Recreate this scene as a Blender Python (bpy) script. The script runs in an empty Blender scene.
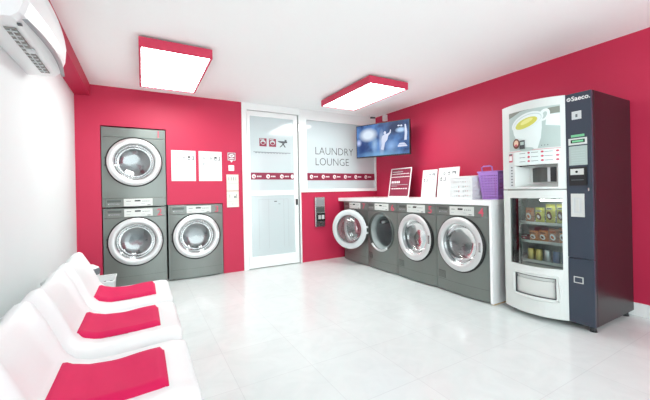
import bpy, bmesh, math, random
from mathutils import Vector, Matrix
PI = math.pi
random.seed(7)
C = bpy.context.scene.collection
SC = bpy.context.scene

# ------------------------------------------------------------------ camera
cam_d = bpy.data.cameras.new('camera')
cam = bpy.data.objects.new('camera', cam_d)
C.objects.link(cam)
SC.camera = cam
YAW, ROLL = math.radians(29.5), math.radians(-1.13)
_f = Vector((math.sin(YAW), math.cos(YAW), 0)); _r = Vector((math.cos(YAW), -math.sin(YAW), 0)); _u = Vector((0, 0, 1))
_r2 = _r*math.cos(ROLL) + _u*math.sin(ROLL); _u2 = -_r*math.sin(ROLL) + _u*math.cos(ROLL)
M4 = Matrix((_r2, _u2, -_f)).transposed().to_4x4()
M4.translation = Vector((0, 0, 1.2))
cam.matrix_world = M4
cam_d.sensor_width = 36; cam_d.lens = 323/650*36
cam_d.shift_y = -8.8/650
cam_d.clip_start = 0.02

# ------------------------------------------------------------------ world: daylight through the open street front behind the camera
W = bpy.data.worlds.new('daylight'); SC.world = W; W.use_nodes = True
W.node_tree.nodes['Background'].inputs[0].default_value = (0.87, 0.98, 1.0, 1)
W.node_tree.nodes['Background'].inputs[1].default_value = 3.1
LAMP = 12.0
SC.view_settings.view_transform = 'Standard'
SC.view_settings.look = 'None'
SC.view_settings.gamma = 1
SC.view_settings.exposure = 0.42
SC.cycles.max_bounces = 10
SC.cycles.diffuse_bounces = 6

# ------------------------------------------------------------------ helpers
def lin(c):
    return tuple((x/255/12.92 if x/255 <= .04045 else ((x/255+.055)/1.055)**2.4) for x in c) + (1,)
def nd(nt, t, **k):
    n = nt.nodes.new(t)
    for a, b in k.items(): setattr(n, a, b)
    return n
def mat(name, rgb, rough=.5, metal=0, spec=.5, noise=0, nscale=8, coat=0, emit=None, es=1):
    m = bpy.data.materials.new(name); m.use_nodes = True
    nt = m.node_tree; b = nt.nodes['Principled BSDF']
    b.inputs['Base Color'].default_value = lin(rgb)
    b.inputs['Roughness'].default_value = rough; b.inputs['Metallic'].default_value = metal
    b.inputs['Specular IOR Level'].default_value = spec
    if coat: b.inputs['Coat Weight'].default_value = coat
    if noise:
        tc = nd(nt, 'ShaderNodeTexCoord'); nz = nd(nt, 'ShaderNodeTexNoise'); nz.inputs['Scale'].default_value = nscale
        nz.inputs['Detail'].default_value = 4
        mx = nd(nt, 'ShaderNodeMix', data_type='RGBA')
        c = lin(rgb)
        mx.inputs[6].default_value = tuple(max(0, v*(1-noise)) for v in c[:3])+(1,)
        mx.inputs[7].default_value = tuple(min(1, v*(1+noise)) for v in c[:3])+(1,)
        nt.links.new(tc.outputs['Object'], nz.inputs['Vector']); nt.links.new(nz.outputs['Fac'], mx.inputs[0])
        nt.links.new(mx.outputs[2], b.inputs['Base Color'])
    if emit is not None:
        b.inputs['Emission Color'].default_value = lin(emit); b.inputs['Emission Strength'].default_value = es
    return m
def glass_mat(name, tint, fac=.12, rough=.03):
    m = bpy.data.materials.new(name); m.use_nodes = True; nt = m.node_tree
    nt.nodes.remove(nt.nodes['Principled BSDF']); out = nt.nodes['Material Output']
    tr = nd(nt, 'ShaderNodeBsdfTransparent'); tr.inputs[0].default_value = lin(tint)
    gl = nd(nt, 'ShaderNodeBsdfGlossy'); gl.inputs['Roughness'].default_value = rough
    fr = nd(nt, 'ShaderNodeFresnel'); fr.inputs[0].default_value = 1.5
    ad = nd(nt, 'ShaderNodeMath', operation='ADD'); ad.inputs[1].default_value = fac
    mx = nd(nt, 'ShaderNodeMixShader')
    nt.links.new(fr.outputs[0], ad.inputs[0]); nt.links.new(ad.outputs[0], mx.inputs[0])
    nt.links.new(tr.outputs[0], mx.inputs[1]); nt.links.new(gl.outputs[0], mx.inputs[2]); nt.links.new(mx.outputs[0], out.inputs[0])
    return m

M = {}
M['red'] = mat('magenta_paint', (192, 33, 73), .55, noise=.03, nscale=3)
M['redlamp'] = mat('magenta_lacquer', (204, 50, 84), .4)
M['white'] = mat('white_wall_paint', (223, 228, 228), .6, noise=.01, nscale=4)
M['ceil'] = mat('ceiling_paint', (250, 252, 251), .7)
M['trim'] = mat('white_lacquer', (240, 242, 241), .35)
M['plastic'] = mat('white_moulded_plastic', (233, 236, 236), .3)
M['cushion'] = mat('pink_vinyl', (208, 22, 84), .65, spec=.25, noise=.05, nscale=14)
M['counter'] = mat('white_laminate', (244, 245, 245), .3)
M['steel'] = mat('graphite_metallic_paint', (122, 127, 123), .33, metal=.5, noise=.05, nscale=5)
M['steel_dark'] = mat('dark_graphite_paint', (86, 91, 88), .4, metal=.4)
M['gap'] = mat('black_rubber', (26, 27, 27), .6)
M['chrome'] = mat('satin_chrome', (214, 215, 215), .34, metal=.6)
M['chrome2'] = mat('bright_steel', (190, 192, 192), .25, metal=1)
M['drum'] = mat('drum_steel', (176, 180, 182), .35, metal=.85)
M['lightgrey'] = mat('light_grey_plastic', (206, 211, 212), .35)
M['display'] = mat('display_panel', (210, 213, 209), .35)
M['lcd'] = mat('lcd_black', (34, 38, 36), .2)
M['pink'] = mat('pink_vinyl_lettering', (206, 84, 104), .5)
M['ink'] = mat('grey_ink', (100, 106, 110), .6)
M['inkdark'] = mat('dark_ink', (66, 66, 70), .6)
M['paleink'] = mat('pale_ink', (176, 184, 186), .6)
M['paper'] = mat('paper', (230, 232, 231), .55)
M['maroon'] = mat('maroon_film', (140, 34, 64), .35)
M['frost'] = mat('frosted_glass', (196, 207, 209), .09, spec=.6)
M['cream'] = mat('cream_plastic', (222, 220, 208), .4)
M['navy'] = mat('navy_paint', (50, 59, 74), .35)
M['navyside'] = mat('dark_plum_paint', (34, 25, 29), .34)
M['vwhite'] = mat('vending_white', (214, 218, 215), .38)
M['black'] = mat('black_plastic', (24, 25, 28), .35)
M['inner'] = mat('grey_interior', (150, 158, 158), .5)
M['purple'] = mat('purple_plastic', (180, 134, 214), .4)
M['glass'] = glass_mat('clear_glass', (240, 244, 242), .0)
M['doorglass'] = glass_mat('tinted_glass', (196, 202, 204), .2, .1)
M['cloth'] = mat('white_cloth', (226, 228, 230), .8, noise=.08, nscale=20)
M['yellow'] = mat('yellow_print', (226, 196, 84), .4)
M['brown'] = mat('brown_print', (110, 66, 50), .4)
M['orange'] = mat('orange_print', (214, 110, 60), .4)
M['skin'] = mat('beige_print', (224, 196, 170), .4)
M['tea'] = mat('tea_print', (206, 204, 92), .4)
M['tealight'] = mat('tea_light_print', (226, 224, 140), .4)
M['porcelain'] = mat('porcelain_print', (224, 234, 232), .4)
M['porshade'] = mat('porcelain_edge_print', (192, 208, 206), .4)
M['bgprint'] = mat('grey_green_print', (176, 192, 188), .4)
M['bgdark'] = mat('olive_print', (128, 134, 124), .4)
M['green'] = mat('green_label', (120, 200, 150), .4)
M['wood'] = mat('raw_chipboard', (196, 168, 120), .7)
M['louvre'] = mat('louvre_grey', (128, 128, 122), .5)
M['visor'] = mat('visor_grey', (150, 155, 158), .3)
M['lamp'] = mat('lamp_diffuser', (255, 255, 255), .5, emit=(246, 255, 252), es=LAMP)
M['tube'] = mat('case_tube', (255, 255, 255), .5, emit=(255, 255, 250), es=22)
M['snack1'] = mat('yellow_bag', (240, 222, 110), .35, noise=.75, nscale=26)
M['snack2'] = mat('brown_bag', (180, 130, 104), .35, noise=.75, nscale=26)
M['snack3'] = mat('orange_bag', (236, 136, 90), .35, noise=.75, nscale=26)
M['snack4'] = mat('burgundy_bag', (110, 36, 50), .35, noise=.75, nscale=26)
M['can1'] = mat('gold_can', (206, 186, 110), .3, metal=.5)
M['can2'] = mat('silver_can', (190, 196, 200), .3, metal=.6)
M['can3'] = mat('blue_can', (84, 104, 150), .3, metal=.4)

def tile_mat():
    m = bpy.data.materials.new('white_marble_tile'); m.use_nodes = True; nt = m.node_tree; b = nt.nodes['Principled BSDF']
    tc = nd(nt, 'ShaderNodeTexCoord')
    br = nd(nt, 'ShaderNodeTexBrick'); br.offset = 0; br.squash = 1
    br.inputs['Scale'].default_value = 1; br.inputs['Brick Width'].default_value = .5; br.inputs['Row Height'].default_value = .5
    br.inputs['Mortar Size'].default_value = .0025; br.inputs['Mortar Smooth'].default_value = .3
    br.inputs['Color1'].default_value = lin((218, 223, 222)); br.inputs['Color2'].default_value = lin((221, 226, 225)); br.inputs['Mortar'].default_value = lin((208, 212, 212))
    nz = nd(nt, 'ShaderNodeTexNoise'); nz.inputs['Scale'].default_value = 5; nz.inputs['Detail'].default_value = 7; nz.inputs['Distortion'].default_value = 1.4
    cr = nd(nt, 'ShaderNodeValToRGB'); cr.color_ramp.elements[0].position = .35; cr.color_ramp.elements[0].color = (.95, .955, .955, 1); cr.color_ramp.elements[1].position = .62; cr.color_ramp.elements[1].color = (1, 1, 1, 1)
    mx = nd(nt, 'ShaderNodeMix', data_type='RGBA', blend_type='MULTIPLY'); mx.inputs[0].default_value = 1
    L = nt.links.new
    L(tc.outputs['Object'], br.inputs['Vector']); L(tc.outputs['Object'], nz.inputs['Vector']); L(nz.outputs['Fac'], cr.inputs[0])
    L(br.outputs['Color'], mx.inputs[6]); L(cr.outputs[0], mx.inputs[7]); L(mx.outputs[2], b.inputs['Base Color'])
    b.inputs['Roughness'].default_value = .17
    return m
M['tile'] = tile_mat()

class MB:
    def __init__(s): s.v = []; s.f = []; s.m = []; s.mats = []; s.smooth = []
    def mi(s, m):
        m = M[m] if isinstance(m, str) else m
        if m not in s.mats: s.mats.append(m)
        return s.mats.index(m)
    def add(s, vs, fs, m, smooth=False):
        o = len(s.v); k = s.mi(m); s.v += [tuple(v) for v in vs]
        for f in fs: s.f.append([o+i for i in f]); s.m.append(k); s.smooth.append(smooth)
        return s
    def box(s, x0, x1, y0, y1, z0, z1, m):
        return s.add([(x, y, z) for z in (z0, z1) for y in (y0, y1) for x in (x0, x1)],
              [(0, 2, 3, 1), (4, 5, 7, 6), (0, 1, 5, 4), (2, 6, 7, 3), (0, 4, 6, 2), (1, 3, 7, 5)], m)
    def tube(s, pts, r, m, n=10, closed=False, r1=None):
        pts = [Vector(p) for p in pts]; N = len(pts); vs = []; fs = []
        for i, p in enumerate(pts):
            t = ((pts[(i+1) % N]-pts[i-1]) if closed else (pts[min(i+1, N-1)]-pts[max(i-1, 0)])).normalized()
            a = Vector((0, 0, 1)) if abs(t.z) < .9 else Vector((1, 0, 0))
            b = t.cross(a).normalized(); c = t.cross(b)
            rr = r if r1 is None else r+(r1-r)*i/(N-1)
            for k in range(n): an = 2*PI*k/n; vs.append(p+b*rr*math.cos(an)+c*rr*math.sin(an))
        for i in range(N if closed else N-1):
            j = (i+1) % N
            for k in range(n): l = (k+1) % n; fs.append((i*n+k, i*n+l, j*n+l, j*n+k))
        if not closed: fs.append(tuple(range(n))); fs.append(tuple((N-1)*n+k for k in range(n))[::-1])
        return s.add(vs, fs, m, True)
    def lathe(s, prof, m, n=48, axis='y', c=(0, 0, 0), mats=None):
        """prof: (radius, height) revolved about the axis through c"""
        vs = []
        for r, h in prof:
            for k in range(n):
                a = 2*PI*k/n; p, q = r*math.cos(a), r*math.sin(a)
                v = (p, h, q) if axis == 'y' else (h, p, q) if axis == 'x' else (p, q, h)
                vs.append((v[0]+c[0], v[1]+c[1], v[2]+c[2]))
        for i in range(len(prof)-1):
            fs = [(i*n+k, i*n+(k+1) % n, (i+1)*n+(k+1) % n, (i+1)*n+k) for k in range(n)]
            o = len(s.v) if i == 0 else o
            if i == 0: s.v += vs
            k_ = s.mi(mats[i] if mats else m)
            for f in fs: s.f.append([o+q for q in f]); s.m.append(k_); s.smooth.append(True)
        return s
    def grid(s, fn, nu, nv, m, smooth=True):
        vs = [fn(i/nu, j/nv) for i in range(nu+1) for j in range(nv+1)]
        fs = [(i*(nv+1)+j, (i+1)*(nv+1)+j, (i+1)*(nv+1)+j+1, i*(nv+1)+j+1) for i in range(nu) for j in range(nv)]
        return s.add(vs, fs, m, smooth)
    def panel(s, us, vs_, holes, fmap, depth, m):
        """solid sheet over the (u,v) grid with rectangular holes; fmap(u,v) is its front, depth a vector to its back"""
        us = sorted(set(us)); vv = sorted(set(vs_)); d = Vector(depth)
        nu, nv = len(us), len(vv)
        F = [[Vector(fmap(u, v)) for v in vv] for u in us]
        vs = [F[i][j] for i in range(nu) for j in range(nv)] + [F[i][j]+d for i in range(nu) for j in range(nv)]
        N = nu*nv
        def solid(i, j):
            if i < 0 or j < 0 or i >= nu-1 or j >= nv-1: return False
            cu, cv = (us[i]+us[i+1])/2, (vv[j]+vv[j+1])/2
            return not any(a < cu < b and c < cv < e for a, b, c, e in holes)
        fs = []
        for i in range(nu-1):
            for j in range(nv-1):
                if not solid(i, j): continue
                a, b, c, e = i*nv+j, (i+1)*nv+j, (i+1)*nv+j+1, i*nv+j+1
                fs.append((a, b, c, e)); fs.append((e+N, c+N, b+N, a+N))
                if not solid(i-1, j): fs.append((a, e, e+N, a+N))
                if not solid(i+1, j): fs.append((b, b+N, c+N, c))
                if not solid(i, j-1): fs.append((a, a+N, b+N, b))
                if not solid(i, j+1): fs.append((e, c, c+N, e+N))
        return s.add(vs, fs, m)
    def build(s, name, parent=None, origin=None, bevel=0, seg=2, solid=0, sub=0, smooth=None, cat=None):
        off = Vector(origin) if origin is not None else (parent.matrix_basis.translation.copy() if parent else Vector((0, 0, 0)))
        if parent and parent.parent and origin is None: off = parent.matrix_basis.translation + parent.parent.matrix_basis.translation
        me = bpy.data.meshes.new(name)
        me.from_pydata([Vector(v)-off for v in s.v], [], s.f)
        for m in s.mats: me.materials.append(m)
        for p, k, sm in zip(me.polygons, s.m, s.smooth): p.material_index = k; p.use_smooth = sm if smooth is None else smooth
        bm = bmesh.new(); bm.from_mesh(me); bmesh.ops.recalc_face_normals(bm, faces=bm.faces)
        bm.to_mesh(me); bm.free(); me.update()
        o = bpy.data.objects.new(name, me); C.objects.link(o)
        if parent: o.parent = parent
        elif origin is not None: o.location = off
        if solid:
            md = o.modifiers.new('thickness', 'SOLIDIFY'); md.thickness = solid; md.offset = -1
        if bevel:
            md = o.modifiers.new('bevel', 'BEVEL'); md.width = bevel; md.segments = seg; md.limit_method = 'ANGLE'
        if sub:
            md = o.modifiers.new('subdivision', 'SUBSURF'); md.levels = sub; md.render_levels = sub
        return o
def tag(o, label, cat, group=None, kind=None):
    if label: o['label'] = label
    if cat: o['category'] = cat
    if group: o['group'] = group
    if kind: o['kind'] = kind
    return o
def struct(o): o['kind'] = 'structure'; return o
def thing(name, loc, label=None, cat=None, group=None):
    o = bpy.data.objects.new(name, None); o.empty_display_size = .1; C.objects.link(o); o.location = loc
    return tag(o, label, cat, group)
def copy_tree(o, parent=None):
    c = o.copy(); C.objects.link(c)
    if parent: c.parent = parent
    for ch in list(o.children): copy_tree(ch, c)
    return c
def text_mb(mb, s, size, origin, ux, uy, m, thin=0, extrude=.0006, align='LEFT', wscale=1):
    """adds lettering: baseline start at origin, ux/uy unit vectors of the writing plane"""
    cu = bpy.data.curves.new('t', 'FONT'); cu.body = s; cu.size = size; cu.align_x = align; cu.offset = thin; cu.resolution_u = 3
    o = bpy.data.objects.new('t', cu); C.objects.link(o)
    bpy.context.view_layer.update()
    me = bpy.data.meshes.new_from_object(o.evaluated_get(bpy.context.evaluated_depsgraph_get()))
    ux, uy, og = Vector(ux), Vector(uy), Vector(origin); n = ux.cross(uy)
    vs = [og+ux*v.co.x*wscale+uy*v.co.y+n*extrude for v in me.vertices]
    mb.add(vs, [tuple(p.vertices) for p in me.polygons], m)
    bpy.data.objects.remove(o); bpy.data.curves.remove(cu); bpy.data.meshes.remove(me)
def strips(poly, w):
    lo, hi = min(p[0] for p in poly), max(p[0] for p in poly); n = max(1, math.ceil((hi-lo)/w)); out = []
    def clip(P, c, sg):
        R = []
        for i in range(len(P)):
            a, b = P[i-1], P[i]; da, db = sg*(a[0]-c), sg*(b[0]-c)
            if (da >= 0) != (db >= 0): t = da/(da-db); R.append((c, a[1]+(b[1]-a[1])*t))
            if db >= 0: R.append(b)
        return R
    for k in range(n):
        Q = clip(poly, lo+(hi-lo)*k/n, 1) if k else poly
        if k < n-1 and len(Q) > 2: Q = clip(Q, lo+(hi-lo)*(k+1)/n, -1)
        if len(Q) > 2: out.append(Q)
    return out
def cart(mb, fmap, items, w):
    art(mb, fmap, [(m, q, l) for m, p, l in items for q in strips(p, w)])
def ell(cx, cy, rx, ry, n=28, rot=0, a0=0, a1=2*PI):
    ca, sa = math.cos(rot), math.sin(rot); full = abs(a1-a0-2*PI) < 1e-6
    r = []
    for k in range(n if full else n+1):
        a = a0+(a1-a0)*k/n; p, q = rx*math.cos(a), ry*math.sin(a); r.append((cx+p*ca-q*sa, cy+p*sa+q*ca))
    return r
def art(mb, fmap, items):
    """flat printed shapes: items (material, polygon, layer)"""
    for m, poly, lay in items:
        mb.add([fmap(u, v, .0008*lay) for u, v in poly], [tuple(range(len(poly)))], m)
def rc(u0, u1, v0, v1): return [(u0, v0), (u1, v0), (u1, v1), (u0, v1)]

# ------------------------------------------------------------------ room shell
XL, XR, YB, YF, ZC = -.71, 3.949, 4.96, -2.2, 2.6
struct(MB().box(XL-.1, XR+.1, YF, YB+.8, -.1, 0, 'tile').build('floor'))
struct(MB().box(XL-.1, XR+.1, YF, YB+.8, ZC, ZC+.1, 'ceil').build('ceiling'))
struct(MB().box(XL-.1, XL, YF, YB, 0, ZC, 'white').build('wall_left'))
struct(MB().box(XR, XR+.1, YF, YB, 0, ZC, 'red').build('wall_right'))
struct(MB().box(XL, -.55, YF, YB, 2.455, ZC, 'red').build('trim_1'))       # painted boxing along the top of the left wall
SX0, SX1, SX2 = -.452, .296, 1.044
mb = MB()
holes = [(SX0, SX1, 0, 2.095), (SX1, SX2, 0, 1.052), (1.349, 2.335, 0, 2.585), (2.335, 3.949, 1.20, 2.585)]
mb.panel([XL-.1, SX0, SX1, SX2, 1.349, 2.335, 3.949, XR+.1], [0, 1.052, 1.20, 2.095, 2.585, ZC], holes, lambda u, v: (u, YB, v), (0, .7, 0), 'red')
mb.box(XL-.1, XR+.1, YB+.7, YB+.8, 0, ZC, 'red')
struct(mb.build('wall_back'))
struct(MB().box(XR-.016, XR, YF, 1.9, 0, .118, 'trim').build('baseboard_right', bevel=.003))

# ------------------------------------------------------------------ glazed door and shopfront window in the back wall
def onY(y): return lambda u, v, off=0: (u, y-off, v)
# window
wn = struct(thing('window_1', (3.14, YB, 1.212)))
mb = MB(); mb.panel([2.335, 2.455, 3.922, 3.949], [1.188, 1.245, 2.43, 2.6], [(2.455, 3.922, 1.245, 2.43)], lambda u, v: (u, YB-.02, v), (0, .08, 0), 'trim')
mb.build('window_frame', wn, bevel=.004)
gl = MB().box(2.455, 3.922, YB+.01, YB+.02, 1.245, 2.43, 'frost').build('window_pane', wn)
mb = MB(); f = onY(YB+.009)
it = [('maroon', rc(2.457, 3.918, 1.392, 1.518), 1)]
def band_marks(x0, n, step):
    r = []
    for k in range(n):
        x = x0+k*step
        r.append(('paper', ell(x, 1.455, .032, .034), 2))
        r.append(('pink', ell(x, 1.455, .012, .014, 10), 3))
        r += [('paper', rc(x+.05+q*.026, x+.07+q*.026, 1.445, 1.466), 2) for q in range(3)]
        r.append(('pink', ell(x+.014, 1.441, .008, .008, 8), 3))
    return r
it += band_marks(2.55, 6, .232)
art(mb, f, it); mb.build('sticker_band', wn)
mb = MB()
text_mb(mb, 'LAUNDRY', .19, (2.62, YB+.008, 1.845), (1, 0, 0), (0, 0, 1), 'inkdark', thin=-.0025, wscale=.93)
text_mb(mb, 'LOUNGE', .19, (2.62, YB+.008, 1.655), (1, 0, 0), (0, 0, 1), 'inkdark', thin=-.0025, wscale=.93)
mb.build('lettering', wn)
# door
dr = struct(thing('door_1', (1.84, YB, 0)))
mb = MB(); mb.panel([1.349, 1.425, 2.31, 2.335], [0, 2.49, 2.6], [(1.425, 2.31, 0, 2.49)], lambda u, v: (u, YB-.02, v), (0, .08, 0), 'trim')
mb.build('door_frame', dr, bevel=.004)
mb = MB(); mb.box(2.288, 2.31, YB+.03, YB+.04, .01, 2.49, 'gap'); mb.build('door_seal', dr)
mb = MB(); mb.panel([1.43, 1.478, 2.215, 2.288], [.012, .19, 1.148, 1.225, 2.405, 2.482], [(1.478, 2.215, .19, 1.148), (1.478, 2.215, 1.225, 2.405)], lambda u, v: (u, YB-.008, v), (0, .04, 0), 'trim')
mb.build('door_leaf', dr, bevel=.003)
MB().box(1.478, 2.215, YB+.005, YB+.015, 1.225, 2.405, 'frost').build('door_pane', dr)
MB().box(1.478, 2.215, YB+.005, YB+.015, .19, 1.148, 'frost').build('door_pane', dr)
mb = MB(); f = onY(YB+.004)
it = [('maroon', rc(1.48, 2.213, 1.405, 1.515), 1)] + band_marks(1.53, 3, .235) + [('paper', ell(2.185, 1.455, .026, .034), 2)]
art(mb, f, it); mb.build('sticker_band', dr)
mb = MB(); it = []
for x in (1.69, 1.85):      # two small washing machine pictograms
    it += [('maroon', rc(x-.06, x+.06, 1.935, 2.065), 1), ('frost', ell(x, 2.0, .043, .036), 2), ('maroon', ell(x, 1.99, .03, .02), 3), ('frost', rc(x-.05, x+.02, 2.042, 2.056), 2)]
x = 2.02                     # ironing board pictogram
it += [('inkdark', [(x-.085, 2.035), (x+.085, 2.035), (x+.085, 2.01), (x-.02, 2.005), (x-.06, 2.015)], 1), ('inkdark', [(x-.01, 2.005), (x+.015, 2.005), (x+.06, 1.935), (x+.04, 1.935)], 1),
       ('inkdark', [(x+.02, 2.005), (x+.045, 2.005), (x-.03, 1.935), (x-.05, 1.935)], 1), ('inkdark', rc(x+.04, x+.075, 2.036, 2.06), 1)]
it += [('ink', rc(1.53, 2.16, 1.838, 1.846), 1)]
it += [('ink', rc(1.56+k*.05, 1.59+k*.05, 1.826, 1.832), 1) for k in range(11)]
art(mb, f, it); mb.build('pictograms', dr)
mb = MB(); it = [('paleink', rc(1.60, 2.10, 1.085, 1.09), 1), ('paleink', rc(1.60, 1.606, .30, 1.085), 1), ('paleink', rc(1.76, 1.766, .30, 1.085), 1), ('paleink', rc(2.02, 2.026, .30, 1.085), 1), ('paleink', rc(2.10, 2.106, .30, 1.085), 1),
   ('inkdark', rc(1.86, 1.905, 1.045, 1.058), 2), ('ink', rc(1.93, 1.965, 1.005, 1.012), 2)]
art(mb, f, it); mb.build('curtain_print', dr)
mb = MB(); mb.box(2.235, 2.262, YB-.04, YB-.009, .98, 1.08, 'gap'); mb.build('door_handle', dr, bevel=.004)
mb = MB(); mb.box(2.30, 2.325, YB-.035, YB-.021, 2.22, 2.33, 'chrome2'); mb.build('door_hinge', dr, bevel=.003)

# ------------------------------------------------------------------ ceiling lamps
def make_lamp():
    t = thing('ceiling_lamp', (0, 0, 0))
    mb = MB(); mb.panel([-.308, -.288, .288, .308], [-.605, -.589, .589, .605], [(-.288, .288, -.589, .589)], lambda u, v: (u, v, -.11), (0, 0, .09), 'redlamp')
    mb.box(-.25, .25, -.5, .5, -.04, 0, 'trim'); mb.box(-.289, .289, -.59, .59, -.05, -.04, 'trim')  # mount base; unseen cover plate added to block the diffuser's upward glow
    mb.build('lamp_frame', t, bevel=.002)
    MB().box(-.288, .288, -.589, .589, -.1, -.052, 'lamp').build('diffuser', t)
    return t
l1 = make_lamp(); l1.location = (.302, 3.825, ZC); tag(l1, 'magenta-framed ceiling light panel on the left, nearer the washer-dryer stack', 'ceiling light', 'ceiling light panels')
l2 = copy_tree(l1); l2.location = (2.70, 3.69, ZC); l2['label'] = 'magenta-framed ceiling light panel on the right, near the television'

# ------------------------------------------------------------------ washing machines
WD, WH, DZ, DR = .70, 1.0, .572, .30       # width, height, door centre, door radius
def bow(x): return -.028*(1-(2*x/WD)**2)     # the fronts are slightly bowed
def front_sheet(mb, z0, z1, m, off=0, n=12, x0=-WD/2+.012, x1=WD/2-.012, d=.03):
    us = [x0+(x1-x0)*k/n for k in range(n+1)]
    mb.panel(us, [z0, z1], [], lambda u, v: (u, bow(u)-off, v), (0, d, 0), m)
def make_door():
    """local origin on the hinge line, ring centre at +x"""
    c = (DR+.008, 0, 0)
    ring = MB().lathe([(DR+.012, .02), (DR+.012, -.010), (DR-.003, -.02), (DR-.025, -.034), (DR-.055, -.034), (DR-.074, -.026), (DR-.078, .0), (DR-.078, .03), (DR-.07, .036), (DR-.015, .034), (DR+.012, .02)], None, 56, 'y', c,
         mats=['gap', 'gap', 'chrome', 'chrome', 'chrome', 'chrome', 'lightgrey', 'lightgrey', 'lightgrey', 'lightgrey'])
    return ring, c
def make_washer(kind, number, is_open=False, dark_top=False):
    t = thing('washing_machine' if kind == 'washer' else 'tumble_dryer', (0, 0, 0))
    D = .64
    # casing: an open-fronted box with real walls
    mb = MB(); mb.panel([-WD/2, -WD/2+.015, WD/2-.015, WD/2], [.012, .03, WH-.015, WH], [(-WD/2+.015, WD/2-.015, .03, WH-.015)], lambda u, v: (u, .0, v), (0, D, 0), 'steel')
    mb.box(-WD/2, WD/2, D, D+.01, .012, WH, 'steel')
    mb.build('casing', t, bevel=.004)
    # feet
    for sx in (-1, 1):
        for y in (.06, D-.05): MB().lathe([(.001, 0), (.022, 0), (.022, .012), (.001, .012)], 'gap', 12, 'z', (sx*.29, y, 0)).build('foot', t)
    # front panel with round opening
    flip = kind == 'dryer'
    za, zb = (.0, 0)
    P0, P1 = (.015, .876) if not flip else (.124, .874)
    hr = DR-.045; n = 64
    mb = MB(); vs = []
    X0, X1 = -WD/2+.012, WD/2-.012
    def edge(a):
        ca, sa = math.cos(a), math.sin(a)
        s = min((X1/abs(ca)) if abs(ca) > 1e-6 else 1e9, ((P1-DZ) if sa > 0 else (DZ-P0))/abs(sa) if abs(sa) > 1e-6 else 1e9)
        return ca*s, DZ+sa*s
    angs = sorted([2*PI*k/n for k in range(n)]+[math.atan2(P1-DZ, X1) % (2*PI), math.atan2(P1-DZ, X0) % (2*PI), math.atan2(P0-DZ, X0) % (2*PI), math.atan2(P0-DZ, X1) % (2*PI)])
    K = 5; A = len(angs)
    for q in range(K+1):
        for a in angs:
            ex, ez = edge(a); cx, cz = hr*math.cos(a), DZ+hr*math.sin(a); w = q/K
            x, z = cx+(ex-cx)*w, cz+(ez-cz)*w; vs.append((x, bow(x), z))
    for a in angs: ex, ez = edge(a); vs.append((ex, .02, ez))           # turned back edge
    for a in angs: vs.append((hr*math.cos(a), .05, DZ+hr*math.sin(a)))
    fs = [(q*A+k, q*A+(k+1) % A, (q+1)*A+(k+1) % A, (q+1)*A+k) for q in range(K+1) for k in range(A)]
    fs += [((K+2)*A+k, (K+2)*A+(k+1) % A, (k+1) % A, k) for k in range(A)]
    mb.add(vs, fs, 'steel')
    for z in ((.135,) if not flip else ()):
        us = [X0+(X1-X0)*k/12 for k in range(13)]
        mb.panel(us, [z, z+.003], [], lambda u, v: (u, bow(u)-.0006, v), (0, .002, 0), 'steel_dark')
    mb.build('front_panel', t)
    # fascia(s)
    def control(z0, z1):
        mb = MB(); front_sheet(mb, z0, z1, 'steel', .003); o = mb.build('control_fascia', t, bevel=.003)
        mb = MB(); us = [-.126+.316*k/6 for k in range(7)]; h = z1-z0
        mb.panel(us, [z0+h*.08, z1-h*.08], [], lambda u, v: (u, bow(u)-.007, v), (0, .006, 0), 'display'); mb.build('display_panel', o, bevel=.002)
        mb = MB(); f2 = lambda u, v, off=0: (u, bow(u)-.0075-off, v)
        it = [('lcd', rc(-.01, .055, z0+h*.6, z0+h*.76), 1)] + [('ink', rc(.075+k*.022, .087+k*.022, z0+h*.58, z0+h*.66), 1) for k in range(4)] + [('inkdark', rc(.13, .165, z0+h*.16, z0+h*.22), 1), ('ink', rc(-.1, -.05, z0+h*.62, z0+h*.68), 1), ('paleink', rc(-.1, .1, z0+h*.3, z0+h*.35), 1)]
        art(mb, f2, it); mb.build('display_print', o)
        mb = MB(); f3 = lambda u, v, off=0: (u, bow(u)-.0036-off, v)
        art(mb, f3, [('steel_dark', rc(-.30, -.155, z0+h*.55, z0+h*.80), 1), ('lightgrey', rc(-.29, -.17, z0+h*.30, z0+h*.40), 1), ('steel_dark', rc(-.28, -.17, z0+h*.32, z0+h*.38), 2), ('steel_dark', rc(-.318, -.315, z0+h*.05, z0+h*.95), 1)])
        mb.build('drawer_markings', o)
        return o
    if not flip:
        fo = control(.879, .994); nz = .892
    else:
        fo = control(.010, .120)
        mb = MB(); front_sheet(mb, .877, .99, 'steel', .003); fo = mb.build('top_fascia', t, bevel=.003); nz = .9
    mb = MB(); text_mb(mb, number, .125, (.238, bow(.25)-.0075, nz-.002), Vector((1, .13, 0)).normalized(), (0, 0, 1), 'pink', thin=.0012, extrude=.0008)
    mb.build('number_sticker', fo)
    if not flip and dark_top is False:
        mb = MB(); us = [-.325+.11*k/4 for k in range(5)]
        mb.panel(us, [.155, .235], [], lambda u, v: (u, bow(u)-.003, v), (0, .003, 0), 'steel_dark')
        for k in range(7): z = .162+k*.01; mb.panel(us, [z, z+.005], [], lambda u, v: (u, bow(u)-.006, v), (0, .004, 0), 'steel')
        mb.build('filter_cover', t)
    # drum and gasket
    MB().lathe([(hr, -.01), (hr-.006, .0), (hr-.03, .03), (hr-.035, .09), (hr-.02, .1)], 'inner', 56, 'y', (0, 0, DZ)).build('door_gasket', t)
    dm = MB(); dm.lathe([(hr-.02, .1), (hr-.01, .13), (hr-.01, .5), (hr-.05, .53), (.001, .53)], 'drum', 48, 'y', (0, 0, DZ))
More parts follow.
